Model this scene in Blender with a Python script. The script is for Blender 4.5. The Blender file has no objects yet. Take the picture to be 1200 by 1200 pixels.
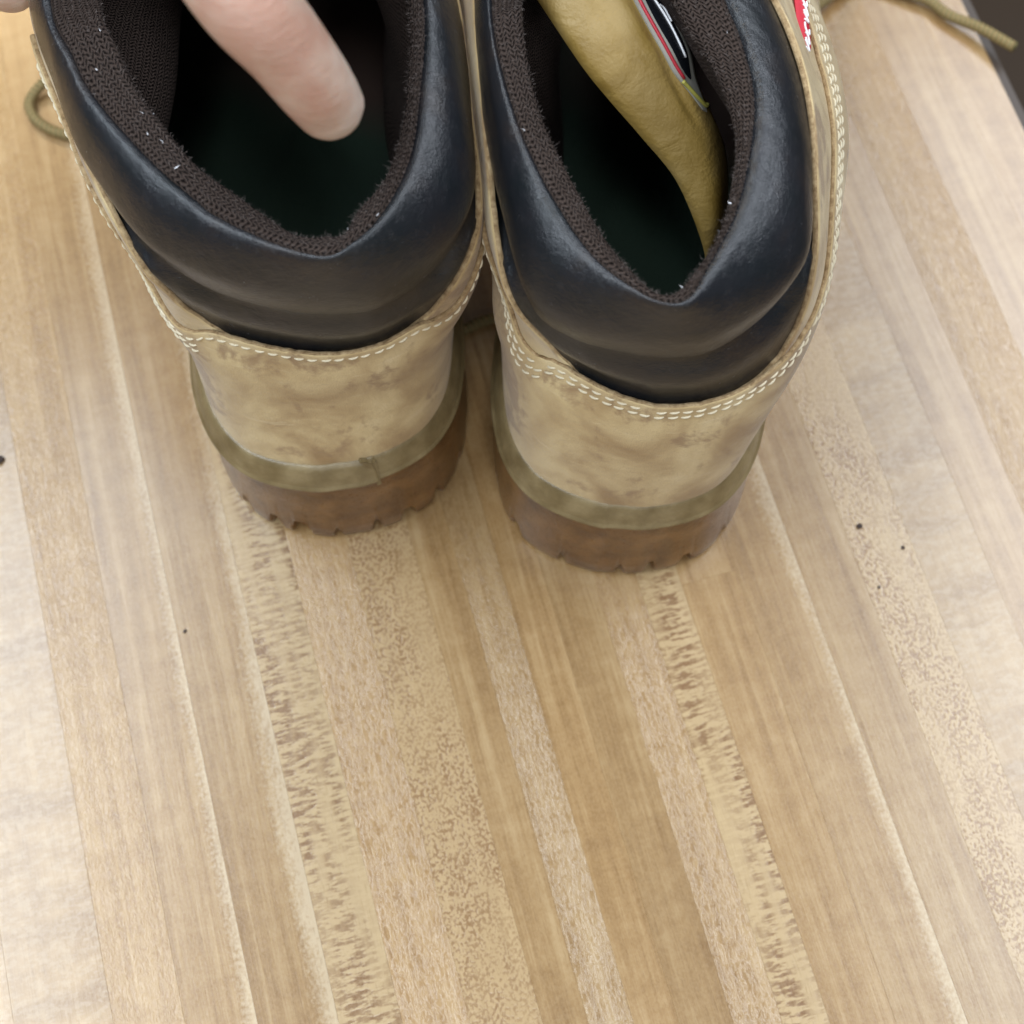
import bpy, bmesh, math, random
import numpy as np
from mathutils import Vector, Matrix

R = math.radians
MM = 0.001
random.seed(7)
rng = np.random.default_rng(7)
scene = bpy.context.scene
C = scene.collection

# ------------------------------------------------------------------ camera
cam_d = bpy.data.cameras.new('camera')
cam = bpy.data.objects.new('camera', cam_d)
C.objects.link(cam)
cam.location = (0, 0, 0.471)
cam.rotation_euler = (R(22), 0, 0)
cam_d.sensor_width = 36
cam_d.lens = 54
cam_d.clip_start = 0.01
cam_d.clip_end = 50
cam_d.dof.use_dof = True
cam_d.dof.focus_distance = 0.415
cam_d.dof.aperture_fstop = 12
scene.camera = cam

# ------------------------------------------------------------------ world and lamps
world = bpy.data.worlds.new('World')
scene.world = world
world.use_nodes = True
wb = world.node_tree.nodes['Background']
wb.inputs[0].default_value = (0.93, 0.96, 1.0, 1)
wb.inputs[1].default_value = 0.10


def area(name, loc, target, sx, sy, power, col):
    d = bpy.data.lights.new(name, 'AREA')
    d.shape = 'RECTANGLE'
    d.size, d.size_y = sx, sy
    d.energy = power
    d.color = col
    o = bpy.data.objects.new(name, d)
    C.objects.link(o)
    o.location = loc
    if target is not None:
        o.rotation_euler = (Vector(target) - Vector(loc)).to_track_quat('-Z', 'Y').to_euler()
    return o      # no target: faces straight down, size along x, size_y along y


area('window_light', (-0.84, 0.20, 1.45), None, 0.75, 1.5, 34, (0.80, 0.90, 1.0))
area('second_window_light', (0.90, 0.85, 1.45), None, 0.75, 1.7, 35, (0.84, 0.91, 1.0))
area('added_heel_fill', (0.15, -1.5, 1.0), (0.0, 0.2, 0.05), 1.5, 1.0, 12, (0.97, 0.98, 1.0))  # fill added behind the camera to brighten the heels, no known source
area('added_highlight_light', (0.02, -0.28, 1.4), (0.0, 0.2, 0.1), 0.28, 0.28, 5, (0.92, 0.96, 1.0))  # invented small light, put in for crisp highlights on the collar leather
area('ceiling_light', (-0.75, 1.7, 1.3), (-0.1, 0.3, 0), 0.6, 0.5, 9, (1.0, 0.74, 0.42))

vs = scene.view_settings
vs.view_transform = 'Standard'
vs.look = 'None'
vs.exposure = 0.08
vs.gamma = 1.0
vs.use_curve_mapping = False


# ------------------------------------------------------------------ material helpers
class NT:
    def __init__(self, name):
        self.m = bpy.data.materials.new(name)
        self.m.use_nodes = True
        self.t = self.m.node_tree
        self.b = self.t.nodes['Principled BSDF']

    def n(self, typ, **kw):
        nd = self.t.nodes.new(typ)
        for k, v in kw.items():
            if k.startswith('i_'):
                key = k[2:]
                key = int(key) if key.isdigit() else key.replace('_', ' ')
                self.set(nd.inputs[key], v)
            else:
                setattr(nd, k, v)
        return nd

    def set(self, sock, v):
        if hasattr(v, 'is_linked') or isinstance(v, bpy.types.NodeSocket):
            self.t.links.new(v, sock)
        else:
            sock.default_value = v

    def math(self, op, a, b=0.0, c=0.0, clamp=False):
        nd = self.n('ShaderNodeMath', operation=op, use_clamp=clamp)
        self.set(nd.inputs[0], a)
        self.set(nd.inputs[1], b)
        self.set(nd.inputs[2], c)
        return nd.outputs[0]

    def noise(self, vec, scale, detail=3, rough=0.55, dist=0.0):
        nd = self.n('ShaderNodeTexNoise')
        self.t.links.new(vec, nd.inputs['Vector'])
        nd.inputs['Scale'].default_value = scale
        nd.inputs['Detail'].default_value = detail
        nd.inputs['Roughness'].default_value = rough
        nd.inputs['Distortion'].default_value = dist
        return nd.outputs[0]

    def ramp(self, f, stops, interp='LINEAR'):
        nd = self.n('ShaderNodeValToRGB')
        nd.color_ramp.interpolation = interp
        el = nd.color_ramp.elements
        while len(el) < len(stops):
            el.new(0.5)
        for e, (p, c) in zip(el, stops):
            e.position = p
            e.color = tuple(c) + (1,) if not isinstance(c, (int, float)) else (c, c, c, 1)
        self.t.links.new(f, nd.inputs[0])
        return nd.outputs[0]

    def mix(self, f, a, b, mode='MIX'):
        nd = self.n('ShaderNodeMix', data_type='RGBA', blend_type=mode)
        self.set(nd.inputs[0], f)
        self.set(nd.inputs[6], a if not isinstance(a, tuple) or len(a) == 4 else a + (1,))
        self.set(nd.inputs[7], b if not isinstance(b, tuple) or len(b) == 4 else b + (1,))
        return nd.outputs[2]

    def coord(self, which='Object', scale=(1, 1, 1), add=None):
        tc = self.n('ShaderNodeTexCoord')
        mp = self.n('ShaderNodeMapping')
        mp.inputs['Scale'].default_value = scale
        self.t.links.new(tc.outputs[which], mp.inputs['Vector'])
        return mp.outputs[0]

    def bump(self, h, strength, dist):
        nd = self.n('ShaderNodeBump')
        nd.inputs['Strength'].default_value = strength
        nd.inputs['Distance'].default_value = dist
        self.t.links.new(h, nd.inputs['Height'])
        self.t.links.new(nd.outputs[0], self.b.inputs['Normal'])

    def out(self, col=None, rough=None, **kw):
        if col is not None:
            self.set(self.b.inputs['Base Color'], col if not isinstance(col, tuple) or len(col) == 4 else col + (1,))
        if rough is not None:
            self.set(self.b.inputs['Roughness'], rough)
        for k, v in kw.items():
            self.set(self.b.inputs[k.replace('_', ' ')], v)
        return self.m


def mat_plain(name, col, rough=0.5, **kw):
    return NT(name).out(col, rough, **kw)


def mat_leather():
    n = NT('dark_collar_leather')
    v = n.coord('Object', (1000, 1000, 1000))
    big = n.noise(v, 0.06, 4)
    fine = n.noise(v, 2.2, 3, 0.6)
    vor = n.n('ShaderNodeTexVoronoi', feature='DISTANCE_TO_EDGE')
    n.t.links.new(v, vor.inputs['Vector'])
    vor.inputs['Scale'].default_value = 0.8
    col = n.ramp(big, [(0.3, (0.007, 0.010, 0.012)), (0.55, (0.012, 0.013, 0.016)), (0.75, (0.020, 0.016, 0.015))])
    dust = n.noise(v, 0.35, 6, 0.7)
    dustm = n.math('MULTIPLY', n.ramp(dust, [(0.52, 0.0), (0.75, 1.0)]), 0.22)
    col = n.mix(dustm, col, (0.045, 0.043, 0.045))
    rough = n.math('ADD', n.math('MULTIPLY', dust, 0.24), 0.11)
    h = n.math('ADD', n.math('MULTIPLY', vor.outputs[0], 0.35), n.math('ADD', fine, n.math('MULTIPLY', n.noise(v, 0.22, 3), 2.0)))
    n.bump(h, 0.5, 0.0004)
    return n.out(col, rough, Specular_IOR_Level=0.5)


def mat_suede():
    n = NT('tan_nubuck')
    v = n.coord('Object', (1000, 1000, 1000))
    a = n.noise(v, 0.032, 4, 0.55, 0.6)
    b = n.noise(v, 0.060, 7, 0.66, 0.3)
    f = n.noise(v, 2.5, 4, 0.7)
    col = n.ramp(a, [(0.34, (0.29, 0.18, 0.072)), (0.46, (0.43, 0.305, 0.145)), (0.56, (0.54, 0.41, 0.21)), (0.68, (0.62, 0.495, 0.285))])
    st = n.ramp(b, [(0.53, 0.0), (0.62, 1.0)])
    col = n.mix(n.math('MULTIPLY', st, 0.8), col, (0.25, 0.15, 0.07))
    col = n.mix(n.math('MULTIPLY', n.ramp(f, [(0.4, 0.0), (0.7, 1.0)]), 0.30), col, (0.30, 0.21, 0.11))
    sc = n.ramp(n.noise(n.coord('Object', (60, 60, 420)), 1.0, 6, 0.7, 0.6), [(0.60, 0.0), (0.68, 1.0)])
    col = n.mix(n.math('MULTIPLY', sc, 0.35), col, (0.66, 0.54, 0.34))
    h = n.math('ADD', f, n.math('MULTIPLY', n.noise(v, 0.35, 4), 1.5))
    n.bump(h, 0.6, 0.0004)
    return n.out(col, 0.78, Sheen_Weight=0.25, Sheen_Roughness=0.5, Specular_IOR_Level=0.3)


def mat_edge():
    n = NT('raw_leather_edge')
    v = n.coord('Object', (1000, 1000, 1000))
    col = n.ramp(n.noise(v, 0.5, 5, 0.7), [(0.32, (0.17, 0.105, 0.045)), (0.5, (0.33, 0.225, 0.115)), (0.66, (0.46, 0.34, 0.19))])
    n.bump(n.noise(v, 1.6, 4, 0.7), 0.8, 0.0005)
    return n.out(col, 0.95)


def mat_rubber(name, c1, c2, c3, rough, sss):
    n = NT(name)
    v = n.coord('Object', (1000, 1000, 1000))
    a = n.noise(v, 0.09, 5, 0.6)
    f = n.noise(v, 1.2, 4, 0.7)
    col = n.ramp(a, [(0.3, c1), (0.5, c2), (0.7, c3)])
    dirt = n.ramp(n.noise(v, 0.4, 6, 0.75), [(0.5, 0.0), (0.8, 1.0)])
    col = n.mix(n.math('MULTIPLY', dirt, 0.28), col, (0.12, 0.09, 0.06))
    n.bump(n.math('ADD', f, n.math('MULTIPLY', n.noise(v, 0.3, 2), 2.0)), 0.3, 0.0003)
    return n.out(col, n.math('ADD', n.math('MULTIPLY', f, 0.25), rough), Subsurface_Weight=sss, Subsurface_Radius=(1.0, 0.45, 0.15), Subsurface_Scale=0.003)


def mat_knit():
    n = NT('brown_knit_lining')
    tc = n.n('ShaderNodeTexCoord')
    sp = n.n('ShaderNodeSeparateXYZ')
    n.t.links.new(tc.outputs['UV'], sp.inputs[0])
    u, w = sp.outputs[0], sp.outputs[1]
    v = n.coord('Object', (1000, 1000, 1000))
    wob = n.math('MULTIPLY', n.noise(v, 0.5, 3), 1.5)
    zig = n.math('PINGPONG', n.math('ADD', w, wob), 1.5)
    rib = n.math('SINE', n.math('MULTIPLY', n.math('ADD', u, zig), 4.4))
    rib2 = n.math('SINE', n.math('MULTIPLY', w, 4.6))
    h = n.math('ADD', n.math('MULTIPLY', n.math('ADD', rib, n.math('MULTIPLY', rib2, 0.6)), 0.5), n.math('MULTIPLY', n.noise(v, 1.4, 5, 0.75), 1.9))
    col = n.ramp(h, [(0.3, (0.006, 0.004, 0.0035)), (0.65, (0.022, 0.015, 0.012)), (1.0, (0.085, 0.062, 0.052))])
    n.bump(h, 0.9, 0.0009)
    return n.out(col, 0.95, Specular_IOR_Level=0.1)


def mat_stave(kind):
    n = NT('butcher_block_' + kind)
    tc = n.n('ShaderNodeTexCoord')
    oi = n.n('ShaderNodeObjectInfo')
    sc = n.n('ShaderNodeVectorMath', operation='SCALE')
    n.t.links.new(tc.outputs['Object'], sc.inputs[0])
    sc.inputs['Scale'].default_value = 1000
    ad = n.n('ShaderNodeVectorMath', operation='ADD')
    n.t.links.new(sc.outputs[0], ad.inputs[0])
    cb = n.n('ShaderNodeCombineXYZ')
    n.t.links.new(n.math('MULTIPLY', oi.outputs['Random'], 977.0), cb.inputs[1])
    n.t.links.new(n.math('MULTIPLY', oi.outputs['Random'], 313.0), cb.inputs[2])
    n.t.links.new(cb.outputs[0], ad.inputs[1])
    P = ad.outputs[0]

    def st(x, y, z=1.0):
        mp = n.n('ShaderNodeMapping')
        mp.inputs['Scale'].default_value = (x, y, z)
        n.t.links.new(P, mp.inputs['Vector'])
        return mp.outputs[0]
    long_ = n.noise(st(0.30, 0.010), 1.0, 4, 0.55, 0.4)
    fine = n.noise(st(2.4, 0.06), 1.0, 4, 0.65)
    blot = n.noise(st(0.035, 0.022), 1.0, 3)
    pore = n.noise(st(1.9, 0.22), 1.0, 3, 0.6)
    dark = (0.165, 0.083, 0.026)
    mid = (0.285, 0.172, 0.070)
    lite = (0.41, 0.283, 0.142)
    chat = n.noise(st(0.10, 0.16), 1.0, 3, 0.6, 0.3)
    g = n.math('ADD', n.math('MULTIPLY', long_, 0.50), n.math('ADD', n.math('MULTIPLY', fine, 0.28), n.math('MULTIPLY', chat, 0.22)))
    col = n.ramp(g, [(0.32, dark), (0.50, mid), (0.66, lite)])
    h = n.math('MULTIPLY', fine, 0.5)
    if kind == 'fleck':
        wig = n.noise(st(0.05, 0.05), 1.0, 2)
        env = n.ramp(n.noise(st(0.16, 0.014), 1.0, 2), [(0.36, 0.15), (0.56, 1.0)])
        fl = n.math('ADD', n.math('MULTIPLY', n.noise(st(0.17, 0.70), 1.0, 2, 0.5, 0.25), 0.7), n.math('MULTIPLY', n.noise(st(0.6, 1.3), 1.0, 2, 0.5), 0.3))
        flm = n.math('MULTIPLY', n.ramp(fl, [(0.45, 0.0), (0.56, 1.0)]), env)
        col = n.mix(flm, n.mix(0.7, col, (0.48, 0.365, 0.205)), (0.165, 0.083, 0.034))
        h = n.math('ADD', h, n.math('MULTIPLY', flm, -0.6))
    elif kind == 'pebble':
        env = n.ramp(n.noise(st(0.09, 0.02), 1.0, 2), [(0.35, 0.35), (0.55, 1.0)])
        fl = n.math('ADD', n.math('MULTIPLY', n.noise(st(1.05, 0.80), 1.0, 2, 0.5, 0.3), 0.75), n.math('MULTIPLY', n.noise(st(0.2, 0.12), 1.0, 2), 0.25))
        flm = n.math('MULTIPLY', n.ramp(fl, [(0.46, 0.0), (0.57, 1.0)]), env)
        col = n.mix(flm, n.mix(0.65, col, (0.44, 0.325, 0.178)), (0.20, 0.108, 0.043))
        h = n.math('ADD', h, n.math('MULTIPLY', flm, -0.6))
    elif kind == 'band':
        bd = n.noise(st(0.012, 0.075), 1.0, 3, 0.6, 0.3)
        bm = n.ramp(bd, [(0.46, 0.0), (0.62, 1.0)])
        sp = n.ramp(n.noise(st(0.35, 0.6), 1.0, 3, 0.6), [(0.45, 0.0), (0.62, 1.0)])
        col = n.mix(n.math('MULTIPLY', bm, 0.5), n.mix(0.35, col, lite), dark)
        col = n.mix(n.math('MULTIPLY', sp, 0.30), col, (0.50, 0.41, 0.29))
    elif kind == 'rim':
        sg = n.n('ShaderNodeSeparateXYZ')
        n.t.links.new(tc.outputs['Generated'], sg.inputs[0])
        edge = n.math('ADD', sg.outputs[0], n.math('MULTIPLY', n.math('SUBTRACT', n.noise(st(0.05, 0.012), 1.0, 3), 0.5), 0.5))
        edge = n.math('ADD', edge, n.math('MULTIPLY', n.math('SUBTRACT', n.noise(st(1.0, 0.8), 1.0, 2), 0.5), 0.45))
        em = n.ramp(edge, [(0.78, 0.0), (1.0, 1.0)])
        col = n.mix(n.math('MULTIPLY', em, 0.75), col, (0.54, 0.44, 0.30))
    elif kind == 'grain':
        rl = n.noise(st(1.1, 0.35), 1.0, 3, 0.6, 1.2)
        rm = n.ramp(rl, [(0.44, 0.0), (0.60, 1.0)])
        col = n.mix(n.math('MULTIPLY', rm, 0.38), col, (0.40, 0.275, 0.135))
        h = n.math('ADD', h, rm)
    ps = n.ramp(pore, [(0.58, 0.0), (0.72, 1.0)])
    col = n.mix(n.math('MULTIPLY', ps, 0.40), col, (0.15, 0.078, 0.03))
    col = n.mix(n.math('MULTIPLY', blot, 0.25), col, (0.26, 0.155, 0.062))
    grit = n.ramp(n.noise(st(1.5, 1.0), 1.0, 3, 0.65, 0.4), [(0.40, 0.0), (0.62, 1.0)])
    col = n.mix(n.math('MULTIPLY', grit, 0.20), col, (0.44, 0.32, 0.175))
    # every stave has its own wood tone
    col = n.mix(1.0, col, oi.outputs['Color'], 'MULTIPLY')
    n.bump(n.math('ADD', h, n.math('MULTIPLY', n.noise(st(0.9, 0.9), 1.0, 3), 0.7)), 0.22, 0.00022)
    rough = n.math('ADD', n.math('MULTIPLY', n.noise(st(0.02, 0.02), 1.0, 4), 0.08), 0.20)
    return n.out(col, rough, Specular_IOR_Level=0.7)


def mat_skin():
    n = NT('skin')
    v = n.coord('Object', (1000, 1000, 1000))
    a = n.noise(v, 0.05, 3)
    f = n.noise(v, 1.3, 4)
    col = n.ramp(a, [(0.36, (0.46, 0.27, 0.20)), (0.5, (0.52, 0.36, 0.28)), (0.64, (0.58, 0.45, 0.37))])
    vz = n.coord('Object', (250, 250, 1400))
    cr = n.noise(vz, 0.5, 3, 0.6, 0.8)
    n.bump(n.math('ADD', n.math('MULTIPLY', f, 0.6), n.math('MULTIPLY', cr, 1.2)), 0.45, 0.0006)
    return n.out(col, 0.42, Subsurface_Weight=0.25, Subsurface_Radius=(1.0, 0.35, 0.2), Subsurface_Scale=0.004)


def mat_footbed():
    n = NT('green_and_brown_footbed')
    v = n.coord('Object', (1000, 1000, 1000))
    a = n.noise(v, 0.013, 1)
    col = n.ramp(a, [(0.40, (0.040, 0.022, 0.016)), (0.56, (0.012, 0.030, 0.018))])
    n.bump(n.noise(v, 1.0, 4), 0.5, 0.0006)
    return n.out(col, 0.9)


def mat_tongue():
    n = NT('tongue_leather')
    v = n.coord('Object', (1000, 1000, 1000))
    a = n.noise(v, 0.05, 4, 0.5, 0.8)
    col = n.ramp(a, [(0.3, (0.185, 0.112, 0.02)), (0.5, (0.25, 0.16, 0.038)), (0.7, (0.31, 0.21, 0.07))])
    n.bump(n.math('ADD', n.noise(v, 1.0, 4), n.math('MULTIPLY', n.noise(v, 0.10, 3, 0.5, 1.0), 3.5)), 0.4, 0.0005)
    return n.out(col, 0.5)


def mat_lace():
    n = NT('olive_lace_cord')
    tc = n.n('ShaderNodeTexCoord')
    sp = n.n('ShaderNodeSeparateXYZ')
    n.t.links.new(tc.outputs['UV'], sp.inputs[0])
    w = n.math('SINE', n.math('ADD', n.math('MULTIPLY', sp.outputs[0], 3.2), n.math('MULTIPLY', sp.outputs[1], 1.2)))
    col = n.ramp(w, [(0.0, (0.17, 0.135, 0.05)), (0.7, (0.27, 0.235, 0.095)), (1.0, (0.26, 0.13, 0.055))])
    n.bump(w, 0.5, 0.0004)
    return n.out(col, 0.7)


M = dict(
    leather=mat_leather(), suede=mat_suede(), knit=mat_knit(), skin=mat_skin(), tongue=mat_tongue(), lace=mat_lace(),
    outsole=mat_rubber('gum_rubber', (0.085, 0.038, 0.012), (0.15, 0.073, 0.023), (0.22, 0.115, 0.040), 0.18, 0.3),
    midsole=mat_rubber('olive_rubber', (0.13, 0.093, 0.040), (0.19, 0.142, 0.068), (0.27, 0.21, 0.11), 0.22, 0.0),
    cut_edge=mat_edge(),
    thread=mat_plain('cream_thread', (0.60, 0.53, 0.38), 0.6),
    footbed=mat_footbed(),
    fuzz=mat_plain('brown_fuzz', (0.13, 0.105, 0.095), 0.9),
    lint=mat_plain('white_lint', (0.75, 0.75, 0.78), 0.7),
    grey=mat_plain('grey_label_cloth', (0.30, 0.29, 0.25), 0.6),
    olive=mat_plain('olive_piping', (0.34, 0.31, 0.06), 0.6),
    black=mat_plain('black_print', (0.008, 0.009, 0.012), 0.25),
    red=mat_plain('red_print', (0.42, 0.02, 0.035), 0.45),
    redtag=mat_plain('red_tag_cloth', (0.55, 0.025, 0.045), 0.5),
    white=mat_plain('white_print', (0.8, 0.8, 0.82), 0.5),
    eyelet=mat_plain('brass', (0.55, 0.42, 0.20), 0.35, Metallic=1.0),
    floor=mat_plain('dark_floor_boards', (0.035, 0.019, 0.007), 0.6),
    core=mat_plain('table_core', (0.30, 0.21, 0.12), 0.7),
    edge=mat_plain('dark_edge_band', (0.05, 0.035, 0.025), 0.5),
    crumb=mat_plain('dark_crumb', (0.05, 0.035, 0.03), 0.9),
    nail=mat_plain('nail', (0.70, 0.45, 0.38), 0.3),
)
ST = {k: mat_stave(k) for k in ('plain', 'fleck', 'pebble', 'band', 'grain', 'rim')}


# ------------------------------------------------------------------ object helpers
def tag(o, label=None, cat=None, group=None, kind=None):
    if label: o['label'] = label
    if cat: o['category'] = cat
    if group: o['group'] = group
    if kind: o['kind'] = kind
    return o


def empty(name, loc_mm=(0, 0, 0), yaw=0.0):
    o = bpy.data.objects.new(name, None)
    C.objects.link(o)
    o.location = [c * MM for c in loc_mm]
    o.rotation_euler = (0, 0, yaw)
    o.empty_display_size = 0.02
    return o


def mesh_obj(name, verts, faces, mat, parent=None, uvs=None, smooth=True, sharp=None):
    me = bpy.data.meshes.new(name)
    me.from_pydata((np.asarray(verts, dtype=float) * MM).tolist(), [], faces)
    me.materials.append(mat)
    if uvs is not None:
        uvl = me.uv_layers.new(name='UVMap')
        vi = np.zeros(len(me.loops), dtype=np.int32)
        me.loops.foreach_get('vertex_index', vi)
        uvl.data.foreach_set('uv', np.asarray(uvs, dtype=np.float32)[vi].ravel())
    bm = bmesh.new()
    bm.from_mesh(me)
    bmesh.ops.recalc_face_normals(bm, faces=bm.faces)
    bm.to_mesh(me)
    bm.free()
    if smooth:
        me.shade_smooth()
        if sharp:
            me.set_sharp_from_angle(angle=R(sharp))
    me.update()
    o = bpy.data.objects.new(name, me)
    C.objects.link(o)
    if parent:
        o.parent = parent
    return o


def grid_geo(P, close_u=False):
    """P[row, col, 3] -> verts, faces, uv (mm along the grid)"""
    P = np.asarray(P)
    nr, nc = P.shape[:2]
    V = P.reshape(-1, 3)
    F = []
    for r in range(nr - 1):
        for c in range(nc if close_u else nc - 1):
            c2 = (c + 1) % nc
            F.append((r * nc + c, r * nc + c2, (r + 1) * nc + c2, (r + 1) * nc + c))
    du = np.zeros((nr, nc))
    du[:, 1:] = np.cumsum(np.linalg.norm(np.diff(P, axis=1), axis=2), axis=1)
    dv = np.zeros((nr, nc))
    dv[1:, :] = np.cumsum(np.linalg.norm(np.diff(P, axis=0), axis=2), axis=0)
    mid = du[nr // 2]
    UV = np.stack([np.broadcast_to(mid, (nr, nc)), dv], axis=2).reshape(-1, 2)
    return V, F, UV


def grid(name, P, mat, parent, close_u=False, sharp=None):
    V, F, UV = grid_geo(P, close_u)
    return mesh_obj(name, V, F, mat, parent, UV, True, sharp)


def crom(pts, n, closed=False):
    """Catmull-Rom through pts, n samples uniformly by arc length"""
    p = np.asarray(pts, float)
    k = len(p)
    seg = k if closed else k - 1
    out = []
    for i in range(seg):
        if closed:
            a, b, c, d = p[(i - 1) % k], p[i], p[(i + 1) % k], p[(i + 2) % k]
        else:
            a = p[i - 1] if i > 0 else 2 * p[0] - p[1]
            b, c = p[i], p[i + 1]
            d = p[i + 2] if i + 2 < k else 2 * p[-1] - p[-2]
        t = np.linspace(0, 1, 16, endpoint=False)[:, None]
        # centripetal-like: limit tangents by the segment's own length
        m1 = (c - a) * 0.5
        m2 = (d - b) * 0.5
        L = np.linalg.norm(c - b) + 1e-9
        for m in (m1, m2):
            lm = np.linalg.norm(m)
            if lm > 1.3 * L:
                m *= 1.3 * L / lm
        h = (2 * t**3 - 3 * t**2 + 1) * b + (t**3 - 2 * t**2 + t) * m1 + (-2 * t**3 + 3 * t**2) * c + (t**3 - t**2) * m2
        out.append(h)
    out = np.concatenate(out + ([p[:1]] if closed else [p[-1:]]))
    if n is None:
        return out
    s = np.concatenate([[0], np.cumsum(np.linalg.norm(np.diff(out, axis=0), axis=1))])
    q = np.linspace(0, s[-1], n)
    return np.stack([np.interp(q, s, out[:, j]) for j in range(out.shape[1])], axis=1)


def tube(name, pts, rad, mat, parent=None, n=None, seg=10, cap=True):
    pts = np.asarray(pts, float)
    path = crom(pts, n or max(8, int(len(pts) * 8)))
    k = len(path)
    rad = np.interp(np.linspace(0, 1, k), np.linspace(0, 1, len(np.atleast_1d(rad))), np.atleast_1d(rad))
    V, F, UV = tube_geo(path, rad, seg)
    return mesh_obj(name, V, F, mat, parent, UV)


def tube_geo(path, rad, seg=8):
    k = len(path)
    T = np.gradient(path, axis=0)
    T /= np.linalg.norm(T, axis=1)[:, None] + 1e-12
    up = np.array([0.0, 0, 1]) if abs(T[0][2]) < 0.9 else np.array([1.0, 0, 0])
    V = []
    UV = []
    L = np.concatenate([[0], np.cumsum(np.linalg.norm(np.diff(path, axis=0), axis=1))])
    for i in range(k):
        a = np.cross(T[i], up)
        a /= np.linalg.norm(a) + 1e-12
        b = np.cross(a, T[i])
        up = b
        for j in range(seg):
            th = 2 * math.pi * j / seg
            V.append(path[i] + rad[i] * (math.cos(th) * a + math.sin(th) * b))
            UV.append((L[i], th))
    F = []
    for i in range(k - 1):
        for j in range(seg):
            j2 = (j + 1) % seg
            F.append((i * seg + j, i * seg + j2, (i + 1) * seg + j2, (i + 1) * seg + j))
    F.append(tuple(range(seg))[::-1])
    F.append(tuple(range((k - 1) * seg, k * seg)))
    return V, F, UV


def smoothstep(a, b, x):
    t = np.clip((np.asarray(x, float) - a) / (b - a), 0, 1)
    return t * t * (3 - 2 * t)


# ------------------------------------------------------------------ floor far below the table
def box(name, x0, x1, y0, y1, z0, z1, mat, parent=None, bev=0.0):
    bm = bmesh.new()
    bmesh.ops.create_cube(bm, size=1)
    for v in bm.verts:
        v.co = Vector(((x0 + x1) / 2 + v.co.x * (x1 - x0), (y0 + y1) / 2 + v.co.y * (y1 - y0), (z0 + z1) / 2 + v.co.z * (z1 - z0))) * MM
    if bev:
        bmesh.ops.bevel(bm, geom=bm.edges[:], offset=bev * MM, segments=1, affect='EDGES')
    me = bpy.data.meshes.new(name)
    bm.to_mesh(me)
    bm.free()
    me.materials.append(mat)
    o = bpy.data.objects.new(name, me)
    C.objects.link(o)
    if parent:
        o.parent = parent
    return o


fl = box('floor', -2500, 2500, -1500, 3000, -760, -740, M['floor'])
tag(fl, kind='structure')

# ------------------------------------------------------------------ table of glued staves
YAW = R(15.57)
table = empty('table', (0, 0, 0), YAW)
tag(table, 'pale wooden butcher block table under the pair of boots', 'table')
T0, T1 = -330.0, 760.0
N0, N1 = -470.0, 276.0
box('core', N0, N1 - 3, T0, T1, -32, -4.2, M['core'], table)
box('edge_band', N1 - 2.9, N1 + 0.6, T0, T1, -32, -0.6, M['edge'], table)
# (left boundary in mm across the table, kind, tone)
strips = [
    (-470, 'plain', 0.95), (-440, 'pebble', 1.0), (-412, 'plain', 0.9), (-386, 'band', 1.0), (-360, 'plain', 1.05), (-330, 'fleck', 1.0),
    (-304, 'plain', 0.98), (-276, 'grain', 1.02), (-250, 'plain', 0.95), (-222, 'plain', 1.05), (-198, 'grain', 1.0), (-176, 'plain', 1.08),
    (-152, 'band', 1.02), (-132, 'band', 0.94),
    (-104, 'grain', 1.13), (-83.9, 'rim', 0.95), (-63.5, 'rim', 0.90),
    (-40.6, 'fleck', 0.93), (-22.8, 'grain', 1.03), (-3.8, 'pebble', 0.96), (16.6, 'plain', 0.98), (29.4, 'grain', 0.94),
    (42.1, 'plain', 0.99), (54.9, 'plain', 0.90), (70.1, 'grain', 0.96), (84.0, 'fleck', 0.97),
    (97.3, 'plain', 1.02), (115.9, 'rim', 0.97), (136.0, 'plain', 0.95), (154.9, 'pebble', 1.06), (174.5, 'band', 1.03),
    (196, 'plain', 0.98), (214, 'grain', 1.03), (236, 'plain', 0.94), (256, 'plain', 1.0)]
ends = [s[0] for s in strips[1:]] + [N1 - 3]
rs = random.Random(3)
for (a, kind, tone), b in zip(strips, ends):
    cuts = [T0]
    if rs.random() < 0.5:
        cuts.append(rs.uniform(420, 640))
    cuts.append(T1)
    if abs(a - 97.3) < 0.1:
        cuts = [T0, 144.0, T1]
    for i, (c0, c1) in enumerate(zip(cuts[:-1], cuts[1:])):
        o = box('stave', -(b - a) / 2 + 0.012, (b - a) / 2 - 0.012, -(c1 - c0) / 2 + 0.012, (c1 - c0) / 2 - 0.012, -4, 0, ST[kind], table, 0.03)
        o.location = ((a + b) / 2 * MM, (c0 + c1) / 2 * MM, 0)
        tn = (1 + (tone - 1) * 0.65) * (1 + rs.uniform(-0.03, 0.03) + (0.06 if i % 2 else 0))
        wm = rs.uniform(-0.005, 0.02)
        o.color = (tn * (1 + wm), tn, tn * (1 - 1.5 * wm), 1)


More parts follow.
